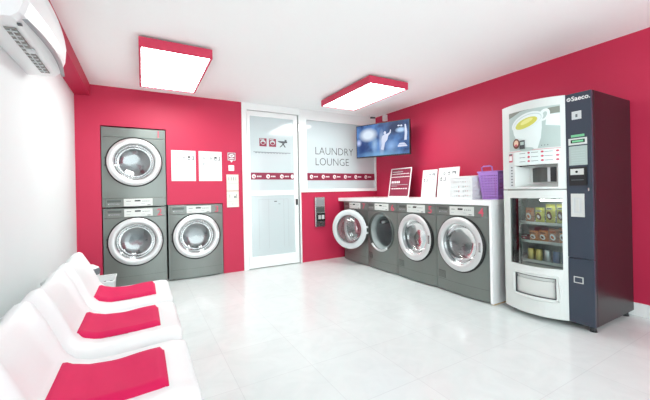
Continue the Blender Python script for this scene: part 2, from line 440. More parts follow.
    for k in range(3):
        a = 2*PI*k/3+.5; p = Vector((math.cos(a), 0, math.sin(a)))*(hr-.03); dm.tube([(p.x, .15, DZ+p.z), (p.x, .48, DZ+p.z)], .03, 'drum', 8)
    dm.build('drum', t)
    # door
    hy = -.022
    ring, c = make_door()
    if kind == 'dryer' or not is_open: pass
    ring.v = [(x-DR-.008, y+hy, z+DZ) for x, y, z in ring.v]
    d = ring.build('door', t, origin=(-DR-.008, hy, DZ)); d.location = (-DR-.008, hy, DZ)
    def inner(mb, nm):                         # sub-parts in the door's own frame
        o = mb.build(nm, None); o.parent = d; return o
    g = MB().lathe([(DR-.077, -.012), (DR-.09, -.006), (DR-.10, .03), (DR-.115, .07), (DR-.14, .09), (.08, .1), (.001, .102)], 'doorglass', 48, 'y', (DR+.008, 0, 0)); inner(g, 'door_glass')
    for z in (-.045, .045): inner(MB().box(-.026 if is_open else -.012, .02, .004, .03, z-.014, z+.014, 'lightgrey' if is_open else 'steel_dark'), 'hinge')
    h = MB(); h.box(2*DR-.035, 2*DR-.012, -.036, -.02, -.05, .05, 'chrome2'); inner(h, 'latch')
    if is_open:
        d.rotation_euler = (0, 0, math.radians(-150)); d.location = (-DR-.02, hy-.02, DZ)
        mb = MB().lathe([(hr+.012, bow(0)-.004), (hr+.03, bow(0)-.008), (hr+.034, .0), (hr+.012, .0)], 'steel_dark', 56, 'y', (0, 0, DZ)); mb.build('opening_rim', t)
        mb = MB(); pts = [(math.cos(a)*(hr+.018), -.04, DZ+math.sin(a)*(hr+.018)) for a in [math.radians(q) for q in range(225, 306, 8)]]; mb.tube(pts, .016, 'chrome', 8); mb.build('rim_lip', t)
    return t
def place(t, loc, rz, s=1, label=None, group=None):
    t.location = loc; t.rotation_euler = (0, 0, rz); t.scale = s if isinstance(s, tuple) else (s, s, s)
    tag(t, label, 'washing machine' if t.name.startswith('wash') else 'tumble dryer', group)
SB = 1.043
cxs = -.078
a = make_washer('washer', '2', dark_top=True); place(a, (cxs, 4.945, 0), 0, SB*.99, 'grey front-loading washing machine numbered 2, at the bottom of the stack', 'built-in machines in the back wall')
b_ = make_washer('dryer', '1'); place(b_, (cxs, 4.945, 1.035), 0, SB, 'grey tumble dryer numbered 1, stacked on top of machine 2', 'built-in machines in the back wall')
c_ = make_washer('washer', '3', dark_top=True); place(c_, (.67, 4.945, 0), 0, SB, 'grey front-loading washing machine numbered 3, right of the stack below the posters', 'built-in machines in the back wall')
RX = 3.10; pitch = .688
labs = [('4', 'grey front loader beside the white counter end panel, nearest the vending machine'), ('5', 'grey front loader with closed door, second from the vending machine'),
        ('6', 'grey front loader with its round door swung wide open'), ('7', 'grey front loader at the far corner, partly hidden behind an open door')]
for k, (n, lb) in enumerate(labs):
    w = make_washer('washer', n, is_open=(k == 2)); place(w, (RX, 2.405+pitch*k, 0), -PI/2, (.98, .98, 1.015), lb, 'washing machines under the counter')
# laundry seen through two doors
def laundry(loc, label, seed):
    rnd = random.Random(seed); mb = MB(); bm = bmesh.new()
    bmesh.ops.create_icosphere(bm, subdivisions=4, radius=1)
    for v in bm.verts:
        p = v.co.copy(); d = 1+.22*math.sin(7*p.x+seed)*math.sin(8*p.y+2)+.16*math.sin(15*p.z+9*p.x)
        v.co = Vector((p.x*.13*d, p.y*.155*d, p.z*.1*d))
    mb.add([Vector(loc)+v.co for v in bm.verts], [tuple(v.index for v in f.verts) for f in bm.faces], 'cloth', True); bm.free()
    tag(mb.build('laundry', origin=loc), label, 'laundry', 'laundry inside the machines')
laundry((3.34, 2.405, .455), 'white laundry behind the round glass of the machine nearest the vending machine', 1)
laundry((3.34, 3.093, .465), 'white laundry behind the glass of the second machine from the vending machine', 4)

# ------------------------------------------------------------------ counter over the machines
ct = thing('counter', (3.5, 3.5, 0), 'long white laminate counter running over the four row washing machines', 'counter')
MB().box(3.075, XR-.003, 2.026, YB-.003, 1.018, 1.075, 'counter').build('countertop', ct, bevel=.003)
MB().box(3.085, XR-.003, 2.026, 2.055, .012, 1.018, 'counter').build('end_panel', ct, bevel=.002)
MB().box(3.10, XR-.003, 2.028, 2.053, 0, .012, 'wood').build('plinth_strip', ct)

# ------------------------------------------------------------------ vending machine
VY0, VY1, VS, VT, VX = 1.20, 1.925, 1.385, 1.98, 3.165
def vx(y):   # bowed white door; flat dark column
    if y <= VS: return 3.155
    t = (y-VS)/(VY1-VS); return 3.155-.105*math.sin(PI*min(1, t*1.0))**.8*(1-.25*t)-.02*t
vend = thing('vending_machine', (3.54, 1.56, 0), 'tall white and navy snack and hot drink vending machine by the right wall', 'vending machine')
mb = MB()   # cabinet shell, open behind the glazed door
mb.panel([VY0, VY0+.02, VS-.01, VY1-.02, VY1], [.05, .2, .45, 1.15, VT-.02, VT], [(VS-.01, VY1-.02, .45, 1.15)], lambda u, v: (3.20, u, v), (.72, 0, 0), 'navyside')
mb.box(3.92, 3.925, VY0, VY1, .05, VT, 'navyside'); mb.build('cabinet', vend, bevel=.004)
mb = MB(); mb.box(3.18, 3.20, VY0+.002, VS, .05, VT-.01, 'black'); mb.box(3.5, 3.549, VS-.01, VY1-.02, .45, 1.15, 'inner'); mb.box(3.201, 3.5, VY1-.024, VY1-.0201, .45, 1.15, 'inner'); mb.box(3.201, 3.5, VS-.0099, VS-.006, .45, 1.15, 'inner'); mb.box(3.201, 3.5, VS-.01, VY1-.024, .45, .455, 'inner')
mb.box(3.194, 3.1995, VY1-.03, VY1-.002, .45, 1.15, 'inner')
mb.build('interior_lining', vend)
for x in (3.22, 3.86):
    for y in (VY0+.04, VY1-.06): MB().lathe([(.001, 0), (.028, 0), (.022, .02), (.02, .05), (.001, .05)], 'black', 14, 'z', (x, y, 0)).build('foot', vend)
N = 22
def dus(a, b, extra=()): return [VS+(VY1-VS)*k/N for k in range(N+1) if a <= VS+(VY1-VS)*k/N <= b]+[a, b]+list(extra)
fv = lambda u, v, off=0: (vx(u)-off, u, v)
# upper door with dispensing bay
mb = MB(); mb.panel(dus(VS, VY1, (1.43, 1.775)), [1.182, 1.2, 1.40, VT], [(1.43, 1.775, 1.2, 1.40)], fv, (.03, 0, 0), 'vwhite')
ud = mb.build('upper_door', vend)
mb = MB(); mb.panel(dus(VS, VY1, (1.412, 1.838, 1.455, 1.79)), [.052, .215, .40, .483, 1.10, 1.172], [(1.412, 1.838, .483, 1.10), (1.455, 1.79, .215, .40)], fv, (.03, 0, 0), 'vwhite')
ld = mb.build('lower_door', vend)
mb = MB(); mb.panel(dus(1.412, 1.838), [.483, 1.10], [], lambda u, v: (vx(u)+.012, u, v), (.005, 0, 0), 'glass'); mb.build('window_glass', ld)
mb = MB(); mb.panel(dus(1.455, 1.79, (1.462, 1.783)), [.215, .222, .393, .40], [(1.462, 1.783, .222, .393)], lambda u, v: (vx(u)+.002, u, v), (.02, 0, 0), 'inkdark'); 
mb.build('tray_surround', ld)
mb = MB(); mb.panel(dus(1.462, 1.783), [.222, .36], [], lambda u, v: (vx(u)+.02, u, v), (.006, 0, 0), 'display'); mb.panel(dus(1.462, 1.783), [.36, .393], [], lambda u, v: (vx(u)+.03-(v-.36)*.3, u, v), (.006, 0, 0), 'vwhite'); mb.build('delivery_flap', ld)
# raised moulding around the tray
mb = MB()
pts = [(1.80, .41), (1.815, .31), (1.80, .205), (1.62, .19), (1.44, .20), (1.43, .31), (1.445, .415), (1.62, .425)]
mb.tube([(vx(a)-.0, a, b) for a, b in [(pts[i][0]+(pts[(i+1) % 8][0]-pts[i][0])*q/5, pts[i][1]+(pts[(i+1) % 8][1]-pts[i][1])*q/5) for i in range(8) for q in range(5)]], .008, 'vwhite', 8, closed=True); mb.build('tray_moulding', ld)
mb = MB(); mb.box(3.14, 3.199, 1.918, 1.9245, .052, VT-.002, 'vwhite')
for z in (.054, .475, 1.106, 1.176, VT-.006):
    mb.panel(dus(VS+.002, 1.917), [0, 1], [], lambda u, v: ((vx(u)+.029)*(1-v)+3.199*v if v else max(vx(u)+.029, 3.0), u, z), (0, 0, .004), 'vwhite')
mb.build('door_liner', ld)
# dispensing bay
mb = MB()
mb.box(3.19, 3.24, 1.43, 1.775, 1.2, 1.40, 'vwhite')
mb.add([(vx(1.775)+.01, 1.775, 1.2), (vx(1.775)+.01, 1.775, 1.4), (3.19, 1.70, 1.38), (3.19, 1.70, 1.23)], [(0, 1, 2, 3)], 'vwhite')
mb.add([(vx(1.43)+.01, 1.43, 1.2), (vx(1.43)+.01, 1.43, 1.4), (3.19, 1.45, 1.38), (3.19, 1.45, 1.23)], [(3, 2, 1, 0)], 'vwhite')
mb.add([(vx(1.775)+.01, 1.775, 1.2), (vx(1.60), 1.60, 1.2), (vx(1.43)+.01, 1.43, 1.2), (3.19, 1.43, 1.23), (3.19, 1.775, 1.23)], [(0, 1, 2, 3, 4)], 'vwhite')
mb.build('dispensing_bay', ud)
mb = MB(); pr = [(3.188-.035*math.sin(PI*k/10), 1.475+.2*k/10) for k in range(11)]
for m_, a, b in (('steel_dark', 3, 10), ('lightgrey', 2, 3), ('black', 0, 2)):
    for k in range(a, b): mb.add([(pr[k][0], pr[k][1], 1.245), (pr[k+1][0], pr[k+1][1], 1.245), (pr[k+1][0], pr[k+1][1], 1.375), (pr[k][0], pr[k][1], 1.375)], [(0, 1, 2, 3)], m_)
mb.build('cup_shutter', ud)
# printed picture: a cup of tea
U0, U1, Z0, Z1 = 1.412, 1.828, 1.545, 1.905
def pm(u, v, off=0): y = U1-(U1-U0)*u; return (vx(y)-.0015-off*1.5, y, Z0+(Z1-Z0)*v)
mb = MB()
cart(mb, pm, [('bgprint', rc(0, 1, 0, 1), 0)], .05)
cart(mb, pm, [('bgdark', [(0, .86), (.12, .9), (.3, .98), (.5, 1), (0, 1)], 1), ('bgdark', [(.8, .80), (1, .82), (1, .97), (.82, .95)], 1), ('porcelain', [(.78, .55), (1, .5), (1, .8), (.8, .8)], 1),
  ('porcelain', [(.10, .60), (.13, .42), (.22, .22), (.32, .08), (.42, .0), (.64, .0), (.70, .25), (.72, .50), (.72, .85), (.4, .7)], 2),
  ('bgprint', ell(.42, .0, .15, .05, 20), 2.5), ('porcelain', ell(.76, .80, .09, .15, 24, -.3), 3), ('bgprint', ell(.765, .79, .04, .09, 20, -.3), 4),
  ('porcelain', ell(.42, .70, .35, .20, 36, .38), 5), ('porshade', ell(.43, .69, .31, .165, 36, .38), 6), ('porcelain', ell(.43, .68, .30, .155, 36, .38), 7), ('tea', ell(.42, .66, .245, .115, 32, .38), 8), ('tealight', ell(.44, .70, .14, .05, 24, .42), 9),
  ('brown', ell(.20, .17, .085, .13, 20), 9), ('skin', ell(.20, .18, .055, .08, 20), 10), ('inkdark', rc(.28, .40, .02, .24), 9), ('bgprint', rc(.30, .38, .12, .2), 10), ('pink', ell(.2, .13, .03, .03, 12), 11)]
  + [('inkdark', ell(.72+k*.05, .06, .008, .012, 8), 9) for k in range(3)], .05)
mb.build('tea_picture', ud)
mb = MB(); fb = lambda u, v, off=0: (vx(u)-.001-off, u, v)
cart(mb, fb, [('porcelain', rc(1.415, 1.775, 1.408, 1.528), 0)], .02)
cart(mb, fb, [('pink', rc(1.41, 1.84, 1.533, 1.536), 1), ('pink', rc(1.795, 1.838, 1.44, 1.52), 1), ('paper', rc(1.80, 1.834, 1.455, 1.50), 2), ('ink', rc(1.80, 1.834, 1.505, 1.52), 2)], .02)
it = []
for cx in (1.43, 1.53, 1.635):
    for j in range(3):
        z = 1.512-j*.038; it += [('pink', ell(cx, z, .011, .009, 12), 2), ('ink', rc(cx+.03, cx+.085, z-.003, z+.001), 2)]
art(mb, fb, it); mb.build('selection_panel', ud)
mb = MB(); art(mb, fb, [('lightgrey', rc(1.79, 1.838, 1.2, 1.425), 1)]+[('ink', rc(1.797, 1.815, 1.215+k*.028, 1.227+k*.028), 2) for k in range(7)]); mb.build('instruction_strip', ud)
# dark column
mb = MB(); mb.box(3.155, 3.18, VY0, VS, .6, VT-.002, 'navy'); col = mb.build('payment_column', vend, bevel=.004)
mb = MB(); mb.box(3.155, 3.18, VY0, VS, .052, .595, 'navy'); col2 = mb.build('lower_column_panel', vend, bevel=.004)
fc = lambda u, v, off=0: (3.1545-off, u, v)
mb = MB(); text_mb(mb, 'Saeco.', .052, (3.1535, 1.338, 1.915), (0, -1, 0), (0, 0, 1), 'paper', thin=.0012)
art(mb, fc, [('paper', ell(1.357, 1.931, .015, .016, 20), 1), ('navy', ell(1.357, 1.931, .008, .008, 14), 2), ('paper', ell(1.357, 1.931, .004, .004, 10), 3)]); mb.build('brand_lettering', col)
mb = MB(); art(mb, fc, [('lightgrey', rc(1.268, 1.337, 1.757, 1.825), 1), ('ink', rc(1.295, 1.31, 1.775, 1.80), 2)]); mb.build('small_label', col)
mb = MB(); mb.box(3.148, 3.154, 1.232, 1.362, 1.545, 1.60, 'vwhite'); art(mb, fc, [('green', rc(1.25, 1.345, 1.61, 1.63), 1)]); fq = lambda u, v, off=0: (3.1475-off, u, v); art(mb, fq, [('lcd', rc(1.245, 1.345, 1.56, 1.588), 1), ('green', rc(1.255, 1.335, 1.566, 1.582), 2)]); mb.build('price_display', col)
mb = MB(); art(mb, fc, [('bgprint', rc(1.232, 1.362, 1.375, 1.535), 1)]+[('porshade', rc(1.25, 1.345, 1.395+k*.02, 1.398+k*.02), 2) for k in range(6)]); mb.build('notice', col)
mb = MB(); mb.box(3.145, 3.154, 1.235, 1.36, 1.205, 1.36, 'black'); fq2 = lambda u, v, off=0: (3.1445-off, u, v); art(mb, fq2, [('display', rc(1.255, 1.35, 1.295, 1.345), 1), ('lcd', ell(1.305, 1.32, .01, .01, 12), 2), ('ink', rc(1.255, 1.345, 1.25, 1.255), 1)]); mb.build('coin_unit', col, bevel=0)
mb = MB(); mb.panel([1.258, 1.275, 1.337, 1.352], [.945, .975, 1.105, 1.138], [(1.275, 1.337, .975, 1.105)], lambda u, v: (3.147, u, v), (.0075, 0, 0), 'display'); mb.box(3.152, 3.1545, 1.275, 1.337, .975, 1.105, 'lightgrey'); mb.box(3.148, 3.152, 1.295, 1.318, .99, 1.09, 'display'); mb.build('coin_return', col)
fq3 = lambda u, v, off=0: (3.1545-off, u, v)
mb = MB(); art(mb, fq3, [('display', rc(1.275, 1.345, .39, .445), 1), ('navy', rc(1.283, 1.337, .398, .437), 2)]); mb.build('lock_plate', col2)
mb = MB(); mb.box(3.15, 3.155, 1.222, 1.232, 1.16, 1.185, 'chrome2'); mb.build('lock', col)
# shelves and coils inside
for i, z in enumerate((.875, .70, .515)):
    sh = MB().box(3.22, 3.49, VS, VY1-.03, z-.018, z-.01, 'lightgrey'); sh.box(3.215, 3.22, VS, VY1-.03, z-.028, z-.002, 'lightgrey')
    s_ = sh.build('shelf', vend)
    mb = MB()
    for q in range(5):
        y = 1.44+q*.087
        pts = [(3.225+.22*k/60, y+.028*math.cos(k*.9), z+.022+.028*math.sin(k*.9)) for k in range(61)]
        mb.tube(pts, .0018, 'chrome2', 5)
    mb.build('coil', s_)
MB().box(3.235, 3.255, 1.42, 1.64, 1.070, 1.084, 'tube').build('case_light', vend)
# goods in the case
def snack(y, z, w, h, m, label, grp):
    def fn(u, v):
        a = u*2*PI; pinch = math.sin(PI*min(max(v, 0), 1))**.5
        return (3.238+.004+.018*pinch*math.sin(a), y+(w/2)*(.96+.04*pinch)*math.cos(a), z+h*v)
    mb = MB().grid(fn, 16, 8, m)
    mb.box(3.2395, 3.2445, y-w*.48, y+w*.48, z+h*.97, z+h*1.04, m)
    o = mb.build('snack_bag', None, origin=(3.24, y, z)); tag(o, label, 'snack bag', grp)
    f = lambda u, v, off=0: (3.218-off, y+w*u, z+h*v); mb = MB()
    alt = {'snack1': ('brown', 'paper'), 'snack2': ('paper', 'orange'), 'snack3': ('paper', 'brown'), 'snack4': ('pink', 'paper')}[m]
    art(mb, f, [(alt[0], ell(.0, .42, .30, .22, 18, .5), 1), (alt[1], ell(.03, .40, .17, .10, 14, .5), 2), (alt[1], rc(-.30, .30, .74, .86), 1), ('inkdark', rc(-.2, .2, .78, .82), 2)])
    q = mb.build('bag_print', None, origin=(3.24, y, z)); q.location = (0, 0, 0); q.parent = o
goods = [(1.735, .13, 'snack2', 'brown-and-cream'), (1.645, .135, 'snack1', 'first yellow'), (1.555, .165, 'snack1', 'taller yellow'), (1.465, .17, 'snack1', 'rightmost yellow')]
for y, h, m, n in goods: snack(y, .868, .08, h, m, n+' snack bag on the top shelf of the vending machine', 'snack bags on the top vending shelf')
for y, h, m, n in [(1.78, .05, 'snack4', 'flat burgundy'), (1.70, .09, 'snack3', 'small orange-and-white'), (1.615, .1, 'snack3', 'middle orange'), (1.53, .12, 'snack2', 'brown-and-orange'), (1.45, .13, 'snack3', 'rightmost orange')]:
    snack(y, .693, .082, h, m, n+' snack bag on the middle shelf of the vending machine', 'snack bags on the middle vending shelf')
for q, (y, m, n) in enumerate([(1.735, 'can1', 'leftmost gold'), (1.665, 'can1', 'second gold'), (1.59, 'can2', 'silver'), (1.515, 'can3', 'left blue'), (1.445, 'can3', 'rightmost blue')]):
    cn = thing('drink_can', (3.25, y, .508), n+' drink can on the bottom shelf of the vending machine', 'can', 'drink cans in the vending machine')
    MB().lathe([(.001, 0), (.024, 0), (.03, .01), (.03, .095), (.024, .108)], m, 20, 'z', (3.25, y, .508)).build('can_body', cn)
    MB().lathe([(.024, .108), (.022, .104), (.001, .104)], 'chrome2', 20, 'z', (3.25, y, .508)).build('can_lid', cn)

# ------------------------------------------------------------------ television
tv = thing('television', (3.55, 4.24, 2.05), 'flat-screen television showing a blue concert stage, hung in the corner', 'television')
tvm = M['tvpic'] = bpy.data.materials.new('concert_picture'); tvm.use_nodes = True
def tvmat(m):
    nt = m.node_tree; b = nt.nodes['Principled BSDF']; L = nt.links.new
    tc = nd(nt, 'ShaderNodeTexCoord'); nz = nd(nt, 'ShaderNodeTexNoise'); nz.inputs['Scale'].default_value = 6; nz.inputs['Detail'].default_value = 5
    L(tc.outputs['Object'], nz.inputs['Vector'])
    cr = nd(nt, 'ShaderNodeValToRGB'); e = cr.color_ramp.elements; e[0].position = .3; e[0].color = lin((14, 40, 98)); e[1].position = .72; e[1].color = lin((96, 150, 220))
    L(nz.outputs['Fac'], cr.inputs[0]); cur = cr.outputs[0]
    def glow(x, z, rx, rz, col, cur, k=1.0):
        mp = nd(nt, 'ShaderNodeMapping'); mp.inputs['Location'].default_value = (-x/rx, 0, -z/rz); mp.inputs['Scale'].default_value = (1/rx, 0, 1/rz)
        gr = nd(nt, 'ShaderNodeTexGradient', gradient_type='SPHERICAL'); mx = nd(nt, 'ShaderNodeMix', data_type='RGBA')
        ml = nd(nt, 'ShaderNodeMath', operation='MULTIPLY'); ml.inputs[1].default_value = k; ml.use_clamp = True
        L(tc.outputs['Object'], mp.inputs[0]); L(mp.outputs[0], gr.inputs[0]); L(gr.outputs['Fac'], ml.inputs[0]); L(ml.outputs[0], mx.inputs[0]); L(cur, mx.inputs[6]); mx.inputs[7].default_value = lin(col); return mx.outputs[2]
    cur = glow(.25, .17, .3, .2, (20, 44, 90), cur, 1.4)
    cur = glow(-.36, -.1, .16, .3, (28, 60, 122), cur, 1.2)
    cur = glow(-.25, .1, .19, .13, (226, 240, 255), cur, 1.7)
    cur = glow(.33, .12, .1, .05, (180, 215, 255), cur, 1.6)
    cur = glow(-.43, -.02, .06, .07, (190, 205, 250), cur, 1.3)
    cur = glow(0, -.24, .5, .08, (130, 185, 226), cur, .8)
    cur = glow(-.13, -.07, .07, .16, (170, 205, 240), cur, .8)
    cur = glow(.17, -.12, .13, .12, (150, 190, 240), cur, .9)
    cur = glow(0, -.05, .06, .24, (205, 220, 245), cur, .8)
    b.inputs['Base Color'].default_value = (0.01, .01, .01, 1); b.inputs['Roughness'].default_value = .4; b.inputs['Specular IOR Level'].default_value = .15
    L(cur, b.inputs['Emission Color']); b.inputs['Emission Strength'].default_value = .72
tvmat(tvm)
M['tvwhite'] = mat('picture_white', (10, 10, 10), .3, emit=(214, 222, 246), es=.7)
TW, TH = .965, .56
b0 = MB().box(-TW/2, TW/2, 0, .045, -TH/2, TH/2, 'black').build('tv_casing', None, bevel=.006)
b1 = MB().box(-TW/2+.014, TW/2-.014, -.002, .0, -TH/2+.018, TH/2-.014, 'tvpic').build('screen', None)
mb = MB(); ft = lambda u, v, off=0: (u, -.003-off, v)
art(mb, ft, [('tvwhite', [(.0, .0), (.01, -.08), (-.02, -.16), (.03, -.18), (.06, -.06), (.10, -.02), (.12, .05), (.16, .09), (.17, .14), (.155, .145), (.14, .10), (.09, .08), (.04, .07), (.01, .05)], 1), ('tvwhite', ell(.06, .10, .022, .028, 16), 1),
  ('tvwhite', [(.40, .20), (.42, .20), (.44, .08), (.43, -.05), (.39, -.05), (.40, .05)], 1), ('tvwhite', [(.28, -.12), (.42, -.12), (.44, -.15), (.28, -.15)], 1), ('tvwhite', [(.31, -.09), (.39, -.09), (.42, -.115), (.29, -.115)], 1), ('tvwhite', ell(.30, .19, .02, .012, 12), 1), ('tvwhite', ell(.345, .185, .018, .014, 12), 1)])
b2 = mb.build('picture_figures', None)
ar = MB(); ar.box(-.1, .1, .046, .06, -.1, .1, 'black'); ar.tube([(0, .06, 0), (.2, .25, 0), (.097, .488, 0)], .018, 'black', 8); b3 = ar.build('mount_arm', None)
e0, e1 = Vector((3.255, 4.615, 0)), Vector((3.665, 3.74, 0)); an = math.atan2((e1-e0).y, (e1-e0).x)
for o in (b0, b1, b2, b3): o.parent = tv
tv.location = ((e0.x+e1.x)/2, (e0.y+e1.y)/2, 2.037); tv.rotation_euler = (0, 0, an)

# small things on the ceiling in the corner
cc = thing('security_camera', (3.74, 4.78, ZC), 'tiny dark security camera under the ceiling by the corner', 'security camera')
MB().box(3.70, 3.78, 4.74, 4.82, ZC-.02, ZC, 'trim').build('camera_base', cc); mb = MB(); mb.tube([(3.70, 4.78, ZC-.055), (3.78, 4.74, ZC-.058)], .016, 'inkdark', 12); mb.box(3.735, 3.745, 4.765, 4.775, ZC-.05, ZC-.02, 'trim'); mb.build('camera_barrel', cc)
jb = thing('junction_box', (3.915, 4.62, 2.5), 'small white junction box high on the wall above the television', 'junction box')
MB().box(3.885, XR, 4.59, 4.66, 2.47, 2.585, 'trim').build('box_body', jb, bevel=.004); MB().box(3.88, 3.885, 4.598, 4.652, 2.478, 2.577, 'trim').build('box_cover', jb)

# ------------------------------------------------------------------ posters, switches and payment panel on the back wall
def poster(x0, x1, z0, z1, label, extra):
    t = thing('poster', ((x0+x1)/2, YB, z0), label, 'poster', 'white instruction posters on the back wall')
    MB().box(x0, x1, YB-.004, YB, z0, z1, 'paper').build('sheet', t)
    w, h = x1-x0, z1-z0; f = lambda u, v, off=0: (x0+w*u, YB-.0045-off, z0+h*v)
    it = [('paper', rc(.02, .98, .02, .98), .4), ('ink', rc(.2, .8, .875, .885), 1), ('ink', ell(.22, .76, .05, .035, 14), 1), ('paper', ell(.22, .76, .03, .02, 12), 2), ('ink', ell(.52, .76, .05, .04, 14), 1), ('paper', ell(.52, .755, .03, .022, 12), 2), ('inkdark', rc(.67, .78, .70, .82), 1), ('paper', rc(.69, .77, .72, .76), 2),
          ('inkdark', rc(.84, .93, .70, .72), 1), ('inkdark', rc(.90, .93, .70, .82), 1), ('inkdark', rc(.84, .93, .805, .82), 1)]
    it += [('ink', rc(.12, .32, .6-extra, .612-extra), 1), ('paleink', rc(.18, .24, .52, .58), 1), ('paleink', ell(.53, .54, .07, .04, 14), 1), ('paper', ell(.53, .54, .05, .025, 14), 2)]
    it += [('paleink', rc(.1+.32*c, .3+.32*c, .12+.075*r, .127+.075*r), 1) for c in range(3) for r in range(5)]
    mb = MB(); art(mb, f, it); mb.build('print', t)
poster(.358, .676, 1.383, 1.815, 'white instruction poster on the pink wall, left of the pair', 0)
poster(.718, 1.041, 1.383, 1.817, 'white instruction poster on the pink wall, right of the pair', .01)
t = thing('warning_sign', (1.19, YB, 1.68), 'small square magenta sign with a white camera outline above the switch', 'sign')
MB().box(1.125, 1.25, YB-.004, YB, 1.69, 1.815, 'maroon').build('sign_plate', t)
mb = MB(); f = onY(YB-.0045); art(mb, f, [('paper', rc(1.13, 1.245, 1.695, 1.81), 1), ('maroon', rc(1.138, 1.237, 1.703, 1.802), 2), ('paper', ell(1.188, 1.765, .042, .026, 20), 3), ('maroon', ell(1.188, 1.765, .018, .013, 14), 4), ('paper', ell(1.188, 1.765, .007, .006, 10), 5), ('paper', rc(1.15, 1.225, 1.715, 1.728), 3), ('paper', [(1.165, 1.695), (1.205, 1.695), (1.19, 1.665), (1.18, 1.665)], 3)]); mb.build('print', t)
t = thing('light_switch', (1.178, YB, 1.535), 'single white light switch plate under the small camera sign', 'switch')
MB().box(1.138, 1.222, YB-.012, YB, 1.537, 1.622, 'trim').build('switch_plate', t, bevel=.003); MB().box(1.152, 1.208, YB-.017, YB-.012, 1.551, 1.608, 'plastic').build('rocker', t, bevel=.002)
t = thing('socket_panel', (1.19, YB, .984), 'tall cream panel of switches and sockets left of the glazed door', 'socket panel')
MB().box(1.105, 1.285, YB-.014, YB, 1.235, 1.48, 'cream').build('upper_plate', t, bevel=.003); MB().box(1.105, 1.285, YB-.014, YB, .985, 1.228, 'cream').build('lower_plate', t, bevel=.003)
mb = MB(); f = onY(YB-.0145)
it = [('ink', rc(1.135+k*.035, 1.142+k*.035, 1.39, 1.44), 1) for k in range(4)]+[('paleink', rc(1.115, 1.275, 1.34, 1.345), 1), ('ink', rc(1.245, 1.253, 1.12, 1.18), 1), ('ink', ell(1.225, 1.14, .012, .02, 10), 1), ('ink', rc(1.145, 1.15, 1.13, 1.18), 1), ('paleink', rc(1.115, 1.275, 1.075, 1.08), 1), ('ink', rc(1.18, 1.2, 1.03, 1.035), 1)]
art(mb, f, it); mb.build('switch_markings', t)
t = thing('payment_terminal', (2.680, YB, .587), 'narrow stainless steel payment terminal on the pink wall below the window', 'payment terminal')
MB().box(2.580, 2.770, YB-.05, YB, .587, 1.10, 'chrome2').build('steel_case', t, bevel=.004)
mb = MB(); mb.box(2.600, 2.755, YB-.056, YB-.05, .945, 1.08, 'drum'); mb.box(2.600, 2.755, YB-.056, YB-.05, .84, .925, 'steel_dark'); mb.build('upper_panel', t)
mb = MB(); mb.box(2.610, 2.765, YB-.062, YB-.05, .685, .82, 'lcd'); mb.box(2.630, 2.680, YB-.066, YB-.062, .72, .79, 'chrome'); mb.box(2.695, 2.745, YB-.066, YB-.062, .72, .79, 'lightgrey'); mb.build('keypad', t)
mb = MB(); mb.box(2.660, 2.700, YB-.058, YB-.05, .62, .65, 'lcd'); mb.build('coin_slot', t)

# ------------------------------------------------------------------ signs and baskets on the counter
CT = 1.075
def board(nm, xb, y0, y1, h, lean, face, label, cat, items, group=None, yaw=0):
    t = thing(nm, (xb, (y0+y1)/2, CT), label, cat, group); t.rotation_euler = (0, 0, 0)
    w = y1-y0; ln = Vector((lean, 0, math.sqrt(h*h-lean*lean))); nn = Vector((-ln.z, 0, ln.x)).normalized()
    f = lambda u, v, off=0: tuple(Vector((xb, y1-w*u, CT+.001)) + ln*v + nn*off + Vector((yaw*u, 0, 0)))
    mb = MB(); mb.panel([0, 1], [0, 1], [], f, -nn*.006, face); mb.build('board_panel', t)
    mb = MB(); art(mb, f, items); mb.build('print', t)
    return t
it = [('paper', rc(0, 1, 0, 1), .6), ('maroon', [(.05, .04), (.92, .04), (.95, .07), (.95, .965), (.05, .965)], 1.2),
      ('paleink', rc(.1, .6, .86, .885), 2), ('paper', rc(.1, .9, .785, .81), 2), ('paper', rc(.06, .94, .685, .705), 2),
      ('paleink', rc(.1, .88, .42, .435), 2), ('paleink', rc(.1, .4, .375, .388), 2), ('paper', rc(.1, .88, .275, .31), 2)]
it += [('paper', rc(.1+.085*k, .165+.085*k, .48, .555), 2) for k in range(5)] + [('maroon', rc(.13+k*.09, .15+k*.09, .275, .31), 3) for k in range(8)] + [('maroon', rc(.15+k*.07, .165+k*.07, .785, .81), 3) for k in range(10)]
board('notice_board', 3.70, 3.83, 4.33, .495, .09, 'maroon', 'maroon sign with white border and white writing standing on the counter', 'sign', it)
def bi(): return ([('paper', rc(.02, .98, .02, .98), .4), ('ink', ell(.3, .80, .05, .045, 12), 1), ('paper', ell(.3, .80, .03, .025, 12), 2), ('ink', ell(.52, .80, .06, .06, 14), 1), ('paper', ell(.52, .79, .04, .035, 12), 2), ('ink', rc(.68, .85, .78, .86), 1), ('paper', rc(.7, .8, .76, .82), 2),
      ('inkdark', rc(.12, .2, .56, .68), 1), ('paper', rc(.14, .18, .58, .64), 2), ('inkdark', rc(.26, .38, .56, .575), 1), ('inkdark', rc(.35, .38, .56, .68), 1), ('ink', rc(.5, .62, .63, .645), 1), ('ink', rc(.7, .82, .63, .645), 1)]
      + [('paleink', rc(.1+.28*c, .3+.28*c, .1+.07*r, .108+.07*r), 1) for c in range(3) for r in range(6)])
board('notice_board', 3.74, 3.33, 3.61, .42, .06, 'paper', 'white printed notice on the counter next to the maroon sign', 'sign', bi(), 'white notices on the counter')
board('notice_board', 3.72, 2.93, 3.285, .43, .06, 'paper', 'white printed notice on the counter, partly behind the white basket', 'sign', bi(), 'white notices on the counter')

